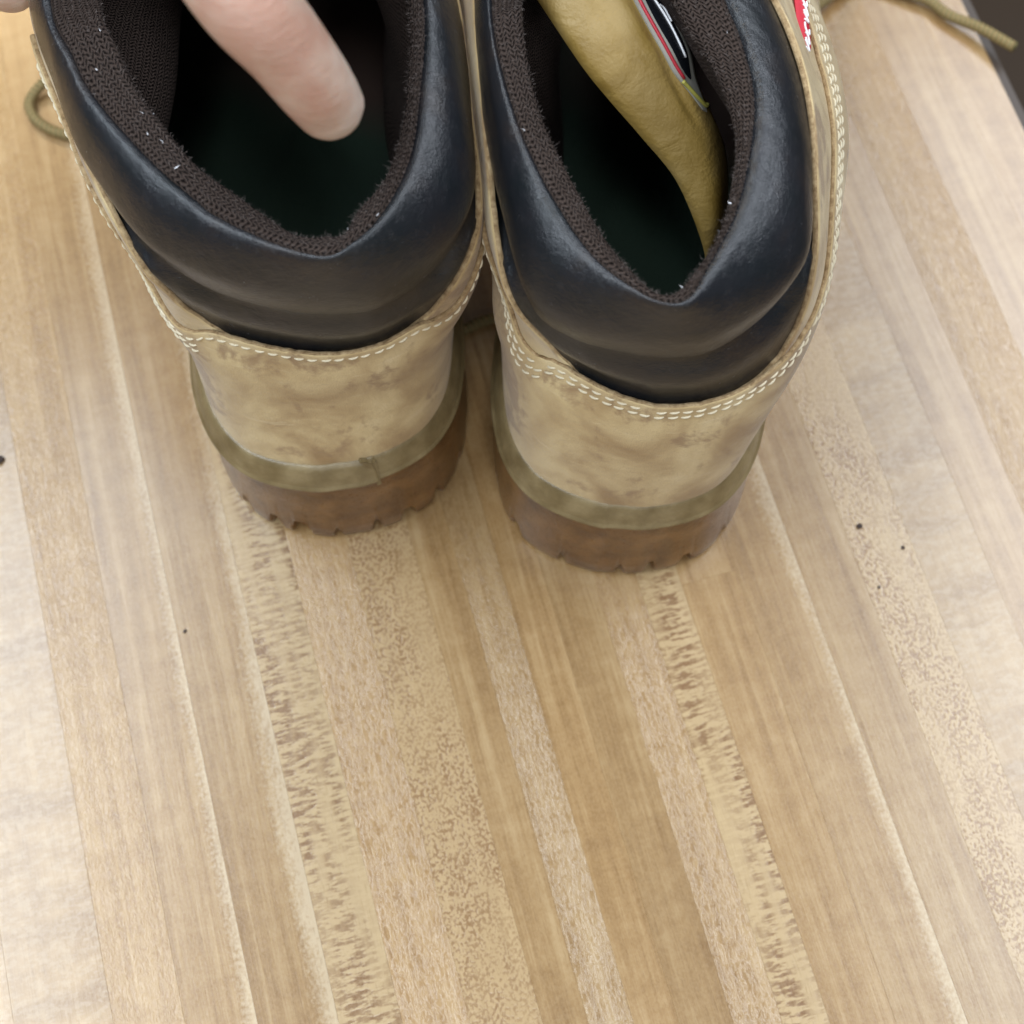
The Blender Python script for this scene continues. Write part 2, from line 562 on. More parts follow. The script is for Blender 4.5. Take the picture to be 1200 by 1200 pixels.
# ------------------------------------------------------------------ boots
class Loop:
    """closed loop: back point, +x side list, -x side list, front point (boot-local mm)"""
    def __init__(self, B, Rr, Ll, Fp):
        ctrl = [B] + list(Rr) + [Fp] + list(Ll)[::-1]
        k = len(ctrl)
        iF = len(Rr) + 1
        d = crom(ctrl, None, closed=True)
        self.p = d[:iF * 16 + 1]
        self.m = d[iF * 16:][::-1]
        self.set()

    def set(self):
        self.sp = np.concatenate([[0], np.cumsum(np.linalg.norm(np.diff(self.p[:, :2], axis=0), axis=1))])
        self.sm = np.concatenate([[0], np.cumsum(np.linalg.norm(np.diff(self.m[:, :2], axis=0), axis=1))])

    def ev(self, q):
        """q in [-1,1]; |q|<=.5 is 90 mm of arc from the back"""
        q = np.asarray(q, float)
        out = np.zeros(q.shape + (3,))
        for sgn, P, s in ((1, self.p, self.sp), (-1, self.m, self.sm)):
            msk = (q >= 0) if sgn > 0 else (q < 0)
            w = np.abs(q[msk])
            arc = np.where(w <= 0.5, w * 180, 90 + (w - 0.5) * 2 * (s[-1] - 90))
            for j in range(3):
                out[msk, j] = np.interp(arc, s, P[:, j])
        return out

    def nrm(self, q, e=0.012):
        a = self.ev(np.clip(q - e, -1, 1))
        b = self.ev(np.clip(q + e, -1, 1))
        t = (b - a)[..., :2]
        n = np.stack([t[..., 1], -t[..., 0]], axis=-1)      # outward for +x-first (counter-clockwise from back)
        n /= np.linalg.norm(n, axis=-1)[..., None] + 1e-9
        return np.concatenate([n, np.zeros(n.shape[:-1] + (1,))], axis=-1)

    def off(self, q, d, dz=0.0):
        r = self.ev(q) + self.nrm(q) * np.asarray(d)[..., None]
        r[..., 2] += dz
        return r


def make_boot(name, label, origin, yaw_deg, lat, D):
    """lat = +1 when the outer side of the foot is +x"""
    root = empty(name, origin, R(yaw_deg))
    tag(root, label, 'boot', 'pair of tan boots on the table')
    cy, sy = math.cos(R(yaw_deg)), math.sin(R(yaw_deg))

    def loc(p, z=None):
        x, y = p[0] - origin[0], p[1] - origin[1]
        return (x * cy + y * sy, -x * sy + y * cy) + ((p[2],) if len(p) > 2 else ())

    # ---- sole outline
    heel = [(8, 0.3), (20.5, 4), (30.5, 10.5), (38, 22), (42, 38), (43, 55)]
    latl = [(44.5, 85), (52, 120), (59, 160), (58.5, 200), (51, 238), (40, 267), (22, 287)]
    medl = [(42, 85), (37, 112), (37, 140), (44, 175), (49.5, 205), (48, 238), (36, 268), (18, 287)]
    Rl = heel + (latl if lat > 0 else medl)
    Ll = [(-x, y) for x, y in heel + (medl if lat > 0 else latl)]

    def flat(pts, z=0.0):
        return [(x, y, z) for x, y in pts]
    sole = Loop((0, 0, 0), flat(Rl), flat(Ll), (0, 294, 0))

    def ztop(y):           # top of the outsole
        return 40.5 - 17 * smoothstep(60, 125, y)

    def zmid(y):           # feather line
        return 50 - 17 * smoothstep(60, 130, y)

    # ---- outsole with cut lugs
    NQ = 720
    q = np.linspace(-1, 1, NQ, endpoint=False)
    base = sole.ev(q)
    nr = sole.nrm(q)
    yy = base[:, 1]
    arc = np.concatenate([[0], np.cumsum(np.linalg.norm(np.diff(base[:, :2], axis=0), axis=1))])
    back_i = np.argmin(np.abs(q))
    arc -= arc[back_i]
    lr = random.Random(D['seed'])
    notch = np.zeros(NQ)
    hmax = np.zeros(NQ)
    for (c0, wd, dp) in D['notches']:
        f = smoothstep(wd / 2 + 1.3, wd / 2 - 0.6, np.abs(arc - c0))
        notch = np.maximum(notch, f * dp * 1.35)
        hmax = np.maximum(hmax, f * lr.uniform(0.85, 1.5))
    a0 = 95
    while a0 < arc.max():
        for sgn in (1, -1):
            f = smoothstep(2.6, 1.8, np.abs(arc - sgn * a0))
            notch = np.maximum(notch, f * 5)
            hmax = np.maximum(hmax, f)
        a0 += 12
    lift = 13 * smoothstep(72, 76, yy) * (1 - smoothstep(112, 118, yy))      # heel breast and arch
    wob = np.array([lr.uniform(-1, 1) for _ in range(60)])
    wob = np.interp(arc, np.linspace(arc.min(), arc.max(), 60), wob)
    rows = []
    prof = [(0.0, -1.6, 1.0), (0.02, -0.5, 1.0), (0.06, 0.0, 1.0), (0.10, 0.1, 1.0), (0.16, 0.1, 1.0), (0.20, 0.1, 0.4), (0.225, 0.05, 0.0), (0.38, -0.5, 0), (0.6, -1.1, 0), (0.85, -1.6, 0), (0.97, -2.0, 0), (1.0, -2.6, 0)]
    rows.append(np.stack([base[:, 0] * 0.4, 140 + (yy - 140) * 0.8, lift + 0.6], axis=1))
    for f, o, nk in prof:
        zt = ztop(yy)
        fz = f * (1 - (1 - np.where(notch > 0.3, hmax, 1.0)) * 0.6 * (1 - smoothstep(0.2, 0.42, f)))
        z = lift + (zt - lift) * fz
        if f == 0.0:
            z = z + 0.2
        pp = base + nr * (o + 0.35 * wob * (1 - f) - notch * nk)[:, None]
        pp[:, 2] = z + (notch * 0.10 * nk if f < .1 else 0)
        rows.append(pp)
    rows.append(np.stack([base[:, 0] * 0.7, 140 + (yy - 140) * 0.9, ztop(yy) + 0.4], axis=1))
    grid('outsole', np.array(rows), M['outsole'], root, True, 50)

    # ---- midsole rand
    s0, st = D['seam']
    step = np.where(arc < s0, st, 0.0) * (np.abs(arc) < 80)
    step = step * smoothstep(80, 60, np.abs(arc))
    rows = []
    for dz, o in [(-0.4, -5), (-0.3, -1.2), (0.1, -0.3), (0.7, 0.35), (1.4, 0.35), (2.0, -0.25), (2.6, -0.5), (4.5, -1.0), (6.5, -1.8), (8.5, -2.6), (9.7, -3.3), (10.3, -4.2), (10.0, -5.6), (7.5, -6.5)]:
        pp = base + nr * (o + step + 0.12 * wob)[:, None]
        pp[:, 2] = ztop(yy) + dz * (1 - 0.12 * smoothstep(60, 130, yy))
        rows.append(pp)
    mid = grid('midsole', np.array(rows), M['midsole'], root, True, 60)
    if D.get('lip'):
        # torn flap of rubber at the joint of the rand
        i = int(np.argmin(np.abs(arc - s0)))
        a = base[i] + nr[i] * 0.9
        tg = np.array([nr[i][1], -nr[i][0], 0])
        V = []
        for k, (u, z, o) in enumerate([(-0.6, 38.5, 0.1), (0.7, 38.6, 0.0), (0.75, 49.5, -2.6), (-3.5, 51.6, -3.2), (-4.0, 50.8, -3.2), (-0.6, 50.4, -2.3)]):
            V.append(base[i] - tg * u + nr[i] * (o + 0.75) + np.array([0, 0, z]))
        V2 = [v - nr[i] * 1.6 for v in V]
        k = len(V)
        F = [tuple(range(k)), tuple(range(2 * k - 1, k - 1, -1))] + [(j, (j + 1) % k, k + (j + 1) % k, k + j) for j in range(k)]
        mesh_obj('rand_joint', V + V2, F, M['midsole'], mid, smooth=False)

    # ---- rings of the upper
    def cl(pts, zf):
        return [loc(p) + (zf(loc(p)[1]),) for p in pts]
    zr = lambda y: 138 + 0.10 * (y - 10)
    zl = lambda y: 153 + 0.10 * (y - 10)
    roll = Loop(cl([D['roll'][0]], zr)[0], cl(D['roll'][1], zr), cl(D['roll'][2], zr), cl([D['roll'][3]], zr)[0])
    lout = Loop(cl([D['lout'][0]], zl)[0], cl(D['lout'][1], zl), cl(D['lout'][2], zl), cl([D['lout'][3]], zl)[0])
    zi = lambda y: 149 + 0.10 * (y - 10)
    lin = Loop(cl([D['lin'][0]], zi)[0], cl(D['lin'][1], zi), cl(D['lin'][2], zi), cl([D['lin'][3]], zi)[0])

    def side(pts, zf, sx=1):
        return [(sx * x, y, zf(y)) for x, y in pts]
    ringA = Loop((0, 0, 0), flat(Rl), flat(Ll), (0, 294, 0))
    for arr in (ringA.p, ringA.m):
        pass
    qa = np.linspace(0, 1, 200)
    A1 = sole.ev(qa) - sole.nrm(qa) * 4.8
    A2 = sole.ev(-qa - 1e-9) - sole.nrm(-qa - 1e-9) * 4.8
    A1[0] = A2[0] = (0, 4.8, 0)
    A1[:, 2] = zmid(A1[:, 1]) - 1.0
    A2[:, 2] = zmid(A2[:, 1]) - 1.0
    ringA.p, ringA.m = A1, A2
    ringA.set()
    ln = D['lean']
    z75 = lambda y: float(75 - 13 * smoothstep(50, 140, y) - 10 * smoothstep(140, 284, y))
    bk = [(12, 8.8), (24, 13.2), (33.3, 22), (40, 38), (43, 60)]
    l75 = [(51, 100), (54, 150), (51, 200), (40, 247), (22, 276)]
    m75 = [(38, 100), (34, 130), (41, 180), (44, 215), (36, 252), (18, 277)]
    b75 = [(x + ln[0], y + ln[1]) for x, y in bk]
    c75 = [(-x + ln[0], y + ln[1]) for x, y in bk]
    r75 = Loop((ln[0], 7.5 + ln[1], 75), side(b75, z75) + side(l75 if lat > 0 else m75, z75),
               side(c75, z75) + side(m75 if lat > 0 else l75, z75, -1), (0, 285, z75(285)))
    z100 = lambda y: float(98 + 0.10 * (min(y, 100) - 15) - 10 * smoothstep(120, 200, y))
    f100 = [(39, 105), (34, 140), (22, 178)]
    g100 = [(53, 105), (45, 142), (26, 180)] if lat > 0 else f100
    t = D['tan']
    r100 = Loop(cl([t[0]], z100)[0], cl(t[1], z100) + side(g100, z100), cl(t[2], z100) + side(f100, z100, -1), (0, 200, z100(200)))
    # between: the ring that carries the vamp
    g88 = [(54, 105), (50, 150), (41, 190), (28, 228), (14, 248)] if lat > 0 else [(41, 105), (38, 150), (34, 190), (26, 228), (14, 248)]
    f88 = [(41, 105), (38, 150), (34, 190), (26, 228), (14, 248)]
    z88 = lambda y: float(87 + 0.05 * (min(y, 80) - 15) - 18 * smoothstep(110, 255, y))
    r88m = []
    for sg in (1, -1):
        a = r75.ev(np.array([0.09, 0.18, 0.27, 0.36]) * sg)
        b = r100.ev(np.array([0.09, 0.18, 0.27, 0.36]) * sg)
        m = 0.45 * a + 0.55 * b
        r88m.append([(p[0] + 1.0 * sg, p[1] - 0.3, z88(p[1])) for p in m])
    bb = 0.45 * r75.ev(np.array([0.0]))[0] + 0.55 * r100.ev(np.array([0.0]))[0]
    r88 = Loop((bb[0], bb[1] - 0.5, 87), r88m[0] + side(g88, z88), r88m[1] + side(f88, z88, -1), (0, 257, z88(257)))
    # upper side rings hug the roll
    qq = np.linspace(0, 1, 160)
    r125 = Loop((0, 0, 0), flat(Rl), flat(Ll), (0, 1, 0))
    r147 = Loop((0, 0, 0), flat(Rl), flat(Ll), (0, 1, 0))
    for rg, dz, k in ((r125, -14, 0), (r147, 8, 1)):
        P = roll.off(qq, np.interp(qq * 180, *zip(*D['toutR'][k])), dz)
        Q = roll.off(-qq - 1e-9, np.interp(qq * 180, *zip(*D['toutL'][k])), dz)
        P[0] = Q[0] = (P[0] + Q[0]) / 2
        P[-1] = Q[-1] = (P[-1] + Q[-1]) / 2
        rg.p, rg.m = P, Q
        rg.set()
    rings = [(50, ringA), (75, r75), (88, r88), (100, r100), (125, r125), (147, r147)]
    kn = np.array([r[0] for r in rings], float)

    def S(q, v):
        q = np.asarray(q, float)
        v = np.broadcast_to(np.asarray(v, float), q.shape)
        X = np.stack([r[1].ev(q) for r in rings])            # K,...,3
        Mx = np.zeros_like(X)
        for i in range(len(rings)):
            if i == 0: Mx[i] = (X[1] - X[0]) / (kn[1] - kn[0])
            elif i == len(rings) - 1: Mx[i] = (X[i] - X[i - 1]) / (kn[i] - kn[i - 1])
            else: Mx[i] = 0.5 * ((X[i + 1] - X[i]) / (kn[i + 1] - kn[i]) + (X[i] - X[i - 1]) / (kn[i] - kn[i - 1]))
        idx = np.clip(np.searchsorted(kn, v, side='right') - 1, 0, len(kn) - 2)
        h = kn[idx + 1] - kn[idx]
        t_ = ((v - kn[idx]) / h)[..., None]
        hh = h[..., None]
        take = lambda A, ii: np.take_along_axis(A, ii[None, ..., None].repeat(3, -1), axis=0)[0]
        return ((2 * t_**3 - 3 * t_**2 + 1) * take(X, idx) + (t_**3 - 2 * t_**2 + t_) * hh * take(Mx, idx)
                + (-2 * t_**3 + 3 * t_**2) * take(X, idx + 1) + (t_**3 - t_**2) * hh * take(Mx, idx + 1))

    def SN(q, v):
        e = 0.01
        a = S(np.clip(q + e, -1, 1), v) - S(np.clip(q - e, -1, 1), v)
        b = S(q, v + 1.0) - S(q, v - 1.0)
        n = np.cross(a, b)
        n /= np.linalg.norm(n, axis=-1)[..., None] + 1e-9
        return n

    def SO(q, v, o):
        return S(q, v) + SN(q, v) * np.asarray(o)[..., None]

    sarc = lambda q: np.abs(q) * 180       # arc mm for the back part

    def vq(q):      # top edge of the quarters, along the black collar
        s = sarc(q)
        pts = D['vq'][0 if True else 1]
        side_pts = D['vqR'], D['vqL']
        r = np.interp(s, *zip(*side_pts[0]))
        l = np.interp(s, *zip(*side_pts[1]))
        return np.where(np.asarray(q) >= 0, r, l)

    def vt(q):      # top edge of the heel counter
        s = sarc(q)
        r = crom(D['vtR'], 200)
        l = crom(D['vtL'], 200)
        return np.where(np.asarray(q) >= 0, np.interp(s, r[:, 0], r[:, 1]), np.interp(s, l[:, 0], l[:, 1]))

    def panel(nm, q, v0, v1, off, n=26, rnd=0.9, thick=1.8):
        rows = []
        for t_ in np.linspace(0, 1, n):
            rows.append(SO(q, v0 + (v1 - rnd - v0) * t_, np.full(q.shape, off)))
        for a in (30, 60, 90):
            rows.append(SO(q, v1 - rnd + rnd * math.sin(R(a)), np.full(q.shape, off - rnd * (1 - math.cos(R(a))))))
        rows.append(SO(q, v1, np.full(q.shape, off - thick)))
        rows.append(SO(q, v1 - 5, np.full(q.shape, off - thick - 0.5)))
        o = grid(nm, np.array(rows), M['suede'], root, False, None)
        o.data.materials.append(M['cut_edge'])
        mi = np.zeros(len(o.data.polygons), dtype=np.int32)
        mi[(n + 1) * (len(q) - 1):] = 1
        o.data.polygons.foreach_set('material_index', mi)
        return o

    # lower/quarter leather: whole shell below the throat
    qf = np.linspace(-0.86, 0.86, 420)
    ruff = np.interp(qf, np.linspace(-1, 1, 160), [lr.uniform(-0.5, 0.5) for _ in range(160)])
    panel('upper', qf, np.full(qf.shape, 48.0), vq(qf) + ruff * 0.6, 0.0, 34)
    qv = np.concatenate([np.linspace(0.858, 1, 30), np.linspace(-1, -0.858, 30)])
    rows = [S(qv, np.full(qv.shape, v)) for v in np.linspace(48, 99, 22)]
    # vamp closes the front below the throat
    grid('vamp', np.array([SO(qv, np.full(qv.shape, v), np.full(qv.shape, 0.05)) for v in np.linspace(48, 100, 24)]), M['suede'], root)
    # heel counter overlay
    q1, q2 = D['counter']
    qc = np.linspace(q1, q2, 360)
    ruff = np.interp(qc, np.linspace(-1, 1, 220), [lr.uniform(-0.35, 0.35) for _ in range(220)])
    ctr = panel('heel_counter', qc, np.full(qc.shape, 48.5), vt(qc) + ruff, 1.4, 30, 0.7, 1.5)

    # ---- stitching
    def stitches(nm, rows, parent, rad=0.35, lng=3.0, pitch=3.7):
        V, F = [], []
        for (fa, fb, dv) in rows:
            qs = np.linspace(fa, fb, 900)
            P = SO(qs, vt(qs) - dv, np.full(qs.shape, 1.47))
            Nn = SN(qs, vt(qs) - dv)
            L = np.concatenate([[0], np.cumsum(np.linalg.norm(np.diff(P, axis=0), axis=1))])
            x = 0.5
            while x + lng < L[-1]:
                if lr.random() > 0.03:
                    ts = np.array([0, 0.12, 0.35, 0.65, 0.88, 1.0]) * lng + x + lr.uniform(-.25, .25)
                    pth = np.stack([np.interp(ts, L, P[:, j]) for j in range(3)], 1)
                    nn = np.stack([np.interp(ts, L, Nn[:, j]) for j in range(3)], 1)
                    hgt = np.array([-0.55, -0.12, 0.12, 0.12, -0.12, -0.55])
                    tilt = np.linspace(-0.3, 0.3, 6)
                    pth = pth + nn * hgt[:, None] + np.array([0, 0, 1.0]) * tilt[:, None]
                    v, f, _ = tube_geo(pth, rad * np.array([0.6, 0.95, 1.1, 1.1, 0.95, 0.6]), 6)
                    b = len(V)
                    V.extend(v)
                    F.extend([tuple(i + b for i in ff) for ff in f])
                x += pitch
        o = mesh_obj(nm, V, F, M['thread'], parent)
        tag(o, kind='stuff')
        return o
    stitches('stitching', D['stitch'], ctr)

    # ---- padded leather collar
    qk = np.linspace(-0.80, 0.80, 460)
    zz = np.full(qk.shape, 1.0)
    lo, ro = lout.ev(qk), roll.ev(qk)
    # small puckers where the leather is turned over the edge
    puck = 0.6 * np.interp(qk, np.linspace(-1, 1, 130), [lr.uniform(-1, 1) for _ in range(130)])
    wav = np.interp(qk, np.linspace(-1, 1, 40), [lr.uniform(-1, 1) for _ in range(40)])
    up = np.array([0, 0, 1.0])
    nrl = roll.nrm(qk)
    P3 = lout.off(qk, zz * -1.6, -2.2)
    P4 = lo + up * (0.2 + 0.25 * puck)[:, None]
    P4b = lo * 0.86 + ro * 0.14 + up * (0.9 + 0.2 * puck)[:, None]
    P4b[:, 2] = lo[:, 2] + 0.9 + 0.25 * puck
    P5 = lo * 0.5 + ro * 0.5
    P5[:, 2] = lo[:, 2] * 0.72 + ro[:, 2] * 0.28 + 2.2 + 0.3 * wav
    P5b = lo * 0.2 + ro * 0.8
    P5b[:, 2] = lo[:, 2] * 0.42 + ro[:, 2] * 0.58 + 1.5
    P6 = ro + nrl * (0.3 + 0.25 * wav)[:, None]
    vtop = np.maximum(vq(qk), vt(qk))
    v10 = np.minimum(vtop + 2.5, 126)
    kk = smoothstep(106, 126, v10)

    def ro2(o0, o1, d0, d1):
        r_ = roll.off(qk, o0 + (o1 - o0) * kk)
        r_[:, 2] += d0 + (d1 - d0) * kk
        return r_
    P7 = ro2(-0.6, -0.4, -8.0, -4.5)
    P7b = ro2(-2.2, -0.7, -13.0, -7.0)
    P8 = ro2(-4.4, -1.2, -16.5, -9.0)
    P10 = SO(qk, v10, zz * -1.3)
    P11 = SO(qk, v10 - 12, zz * -3.0)
    P9 = P8 * 0.5 + P10 * 0.5 + nrl * (2.0 * (1 - kk))[:, None]
    keys = np.stack([P3, P4, P4b, P5, P5b, P6, P7, P7b, P8, P9, P10, P11])      # K, n, 3
    dense = np.stack([crom(keys[:, i], 44) for i in range(keys.shape[1])], axis=1)
    col = grid('padded_collar', dense, M['leather'], root)
    # seam welt in the crease between the two rolls
    # ---- knit lining
    ql = np.linspace(-0.97, 0.97, 520)
    z1 = np.full(ql.shape, 1.0)
    jit = np.interp(ql, np.linspace(-1, 1, 300), [lr.uniform(-1, 1) for _ in range(300)])
    L0 = lout.off(ql, z1 * 0.4, -3.0)
    L1 = lout.off(ql, z1 * -0.4 + 0.2 * jit, 0.1)
    l_o, l_i = lout.ev(ql), lin.ev(ql)
    L2 = l_o * 0.72 + l_i * 0.28
    L2[:, 2] = l_o[:, 2] + 0.8 + 0.3 * jit
    L3 = l_o * 0.35 + l_i * 0.65
    L3[:, 2] = l_o[:, 2] * 0.6 + l_i[:, 2] * 0.4 + 0.5
    L4 = l_i.copy()
    sw = smoothstep(0.06, 0.34, np.abs(ql))
    L5 = lin.off(ql, 0.2 + 3.6 * sw, -9)
    L5b = lin.off(ql, 0.3 + 7.5 * sw, -22)
    W1 = SO(ql, np.full(ql.shape, 98.0), z1 * -6.5)
    W2 = SO(ql, np.full(ql.shape, 74.0), z1 * -5.5)
    W3 = SO(ql, np.full(ql.shape, 52.5), z1 * -5.0)
    keys = np.stack([L0, L1, L2, L3, L4, L5, L5b, W1, W2, W3])
    dense = np.stack([crom(keys[:, i], 60) for i in range(keys.shape[1])], axis=1)
    lng = grid('knit_lining', dense, M['knit'], root)
    # ---- footbed
    qb = np.linspace(-1, 1, 160, endpoint=False)
    b1 = sole.ev(qb) - sole.nrm(qb) * 8.5
    b1[:, 2] = zmid(b1[:, 1]) + 4
    b2 = b1 * 0.5
    b2[:, 1] = 140 + (b1[:, 1] - 140) * 0.6
    b2[:, 2] = zmid(b2[:, 1]) + 3
    b0 = b1.copy()
    b0[:, 2] -= 5
    b3 = b2 * 0.02
    b3[:, 1] = 140
    b3[:, 2] = zmid(140) + 3
    grid('footbed', np.array([b0, b1, b2, b3]), M['footbed'], root, True)

    # ---- fuzz on the lining and lint
    def fibres(nm, count, lmin, lmax, wdt, mat, rmin, rmax):
        V, F = [], []
        nr_, nc_ = dense.shape[:2]
        for _ in range(count):
            r_ = int(lr.uniform(rmin, rmax) * nr_)
            c_ = lr.randrange(1, nc_ - 1)
            p = dense[r_, c_]
            a = dense[r_, c_ + 1] - dense[r_, c_ - 1]
            b = dense[min(r_ + 1, nr_ - 1), c_] - dense[max(r_ - 1, 0), c_]
            n_ = np.cross(a, b)
            n_ /= np.linalg.norm(n_) + 1e-9
            if n_[2] < 0: n_ = -n_
            rd = np.array([lr.gauss(0, 1), lr.gauss(0, 1), lr.gauss(0, 1)])
            d = n_ * 0.8 + rd * 0.55
            d /= np.linalg.norm(d)
            ln_ = lr.uniform(lmin, lmax)
            sd = np.cross(d, rd)
            sd *= wdt / (np.linalg.norm(sd) + 1e-9)
            p = p + rd * 0.12
            bend = np.array([lr.gauss(0, 1), lr.gauss(0, 1), lr.gauss(0, 1)]) * 0.35 * ln_
            m_ = p + d * ln_ * 0.55
            e_ = p + d * ln_ + bend
            k = len(V)
            V += [p - sd, p + sd, m_ + sd * .8, m_ - sd * .8, e_]
            F += [(k, k + 1, k + 2, k + 3), (k + 3, k + 2, k + 4)]
        o = mesh_obj(nm, V, F, mat, lng, smooth=False)
        tag(o, kind='stuff')
    fibres('fuzz', 12000, 0.3, 1.2, 0.04, M['fuzz'], 0.03, 0.24)
    fibres('lint', 12, 0.6, 1.3, 0.16, M['lint'], 0.02, 0.16)
    return root, S, SO, SN, vt, vq, loc, lin


RIGHT = dict(
    seed=11, lean=(2.5, 1.0), seam=(-4.0, 0.22),
    toutR=([(0, 0.9), (35, 1.5), (45, 3.5), (55, 5), (65, 6), (90, 8.5), (110, 10.5), (130, 14), (200, 10)], [(0, -0.6), (60, -0.6), (200, -0.6)]),
    toutL=([(0, 0.9), (35, 1.2), (50, 3), (65, 3.5), (90, 2.5), (200, 2)], [(0, -0.6), (200, -0.6)]),
    notches=[(-36, 4.2, 3.8), (-53, 3, 4), (12, 2.2, 2.2), (24, 3.2, 3.5), (40, 3, 4), (55, 3, 4), (-68, 3, 4), (70, 3, 4), (-17, 1.5, 1.3), (2, 1.3, 1.2)],
    roll=[(38, 179.6), [(50, 181), (62, 188.5), (70, 197.5), (74, 206), (75.5, 221), (75.5, 243), (72.5, 259), (67, 274), (58, 293), (44, 307)],
          [(26, 181.5), (14, 185.5), (4.2, 193.5), (-1.8, 213), (-7.6, 245), (-11.0, 274), (-9.5, 292), (2, 307)], (20, 312)],
    lout=[(36.5, 181.4), [(42, 182.6), (47, 191), (54, 205), (58, 220), (60, 236), (57.5, 252), (54, 263), (48, 285), (38, 297)],
          [(29.7, 184.4), (19, 193.7), (9.7, 209), (2.7, 225), (-3, 245), (-5.4, 263), (-4, 282), (6, 296)], (20, 300)],
    lin=[(38, 185.6), [(42, 189), (49.6, 200.6), (53.2, 212.5), (55, 228), (51, 245), (44.5, 258), (38, 272), (31, 281)],
         [(33, 187), (22.3, 200.6), (13.7, 218), (7.5, 233), (4, 250), (2.8, 263), (4, 277)], (18, 286)],
    tan=[(43, 181.6), [(52.7, 182.6), (64.4, 187.5), (77, 198), (85.5, 214), (91, 240)],
         [(36.7, 182.2), (23, 187.6), (8.4, 198.3), (-0.5, 211), (-5.0, 235)]],
    vq=[()],
    vqR=[(0, 97), (26, 99), (33, 102.5), (40, 108), (50, 121), (65, 137), (90, 145), (130, 150), (200, 152)],
    vqL=[(0, 97), (26, 99), (33, 102.5), (40, 110), (48, 120), (56, 127), (66, 133), (90, 141), (130, 150), (200, 152)],
    vtR=[(0, 101), (20, 101.5), (30, 102), (40, 104), (50, 109), (65, 116), (80, 119.5), (95, 119.5), (115, 117), (150, 114), (190, 112)],
    vtL=[(0, 101), (20, 101), (30, 101.2), (35, 99.5), (40, 96.5), (45, 96), (50, 99), (57, 108), (70, 119), (90, 129), (110, 136), (150, 140), (190, 141)],
    counter=(-0.62, 0.80),
    stitch=[(-0.60, 0.78, 2.4), (-0.60, 0.78, 4.9), (-0.60, -0.19, 7.4), (0.34, 0.78, 7.4)],
)
LEFT = dict(
    seed=23, lean=(1.0, 4.0), seam=(11.0, 0.7), lip=True,
    toutR=([(0, 0.9), (35, 1.2), (48, 2.5), (65, 2.0), (90, 1), (200, 1)], [(0, -0.6), (200, -0.6)]),
    toutL=([(0, 0.3), (35, 1.2), (50, 3), (66, 2), (90, 0), (200, 0)], [(0, -0.8), (200, -1.0)]),
    notches=[(-26, 3.2, 3.6), (-17, 4.6, 4.2), (-38, 3, 4), (-52, 3, 4), (8, 2.0, 2.0), (19, 3.6, 3.6), (31, 3, 3.5), (45, 3, 4), (60, 3, 4), (-66, 3, 4), (-5, 1.5, 1.2)],
    roll=[(-46, 192.2), [(-34, 194), (-22, 202), (-12.6, 214), (-9.6, 226), (-10.6, 243), (-13.8, 275), (-23, 300), (-40, 318)],
          [(-58, 193), (-72, 196.5), (-84, 202), (-93, 208.6), (-102, 220), (-111.5, 235), (-118, 251), (-124.6, 268), (-127, 285), (-118, 308), (-98, 322)], (-70, 325)],
    lout=[(-45, 194.2), [(-38, 198), (-31, 206), (-25, 219.6), (-22.5, 237.6), (-22, 264), (-28, 288), (-44, 303)],
          [(-57.8, 197.8), (-71.3, 204.5), (-77.3, 209.3), (-88, 219), (-98.4, 230.5), (-105.5, 240), (-110, 249), (-115.6, 260), (-118, 280), (-108, 299)], (-72, 308)],
    lin=[(-45, 201.8), [(-40.5, 202.8), (-37.5, 209), (-31, 218), (-27.3, 232), (-26, 248), (-26, 264), (-32, 284)],
         [(-53.3, 202.6), (-67, 212.5), (-78, 221), (-88, 233.6), (-94, 242), (-100, 255), (-104, 264), (-104, 280), (-94, 292)], (-68, 297)],
    tan=[(-53.4, 197.4), [(-39.5, 199), (-28, 204.5), (-15.5, 213), (-9.8, 226), (-10, 245)],
         [(-69.8, 200), (-84, 204.5), (-94, 210), (-105, 229), (-110, 247)]],
    vq=[()],
    vqR=[(0, 97), (26, 99), (33, 103), (40, 114), (48, 125), (60, 133), (90, 141), (130, 150), (200, 152)],
    vqL=[(0, 97), (25, 99), (31, 102.5), (37, 108), (46, 117), (56, 125), (68, 132), (90, 139), (130, 148), (200, 152)],
    vtR=[(0, 101), (20, 101.5), (28, 102.3), (34, 100.5), (40, 99.5), (46, 102), (54, 109), (66, 118), (90, 129), (110, 136), (150, 140), (190, 141)],
    vtL=[(0, 101), (18, 101.5), (26, 101.5), (31, 100), (36, 96.8), (42, 96), (48, 98), (56, 105), (70, 117), (92, 129), (110, 136), (150, 140), (190, 141)],
    counter=(-0.62, 0.62),
    stitch=[(-0.60, 0.60, 2.5), (-0.60, -0.19, 4.8), (-0.60, -0.19, 7.0)],
)
bootL, SL, SOL, SNL, vtL, vqL, locL, linL = make_boot('boot', 'tan nubuck boot on the left, collar held open by a thumb inside', (-51.5, 182, 0), 8, -1, LEFT)
bootR, SR, SOR, SNR, vtR, vqR, locR, linR = make_boot('boot', 'tan nubuck boot with yellow tongue folded inside and red side tag', (32.5, 168.5, 0), -5, 1, RIGHT)


# ------------------------------------------------------------------ right boot: folded tongue with its label
def bl(p, loc):
    a = loc(p)
    return np.array([a[0], a[1], p[2]])


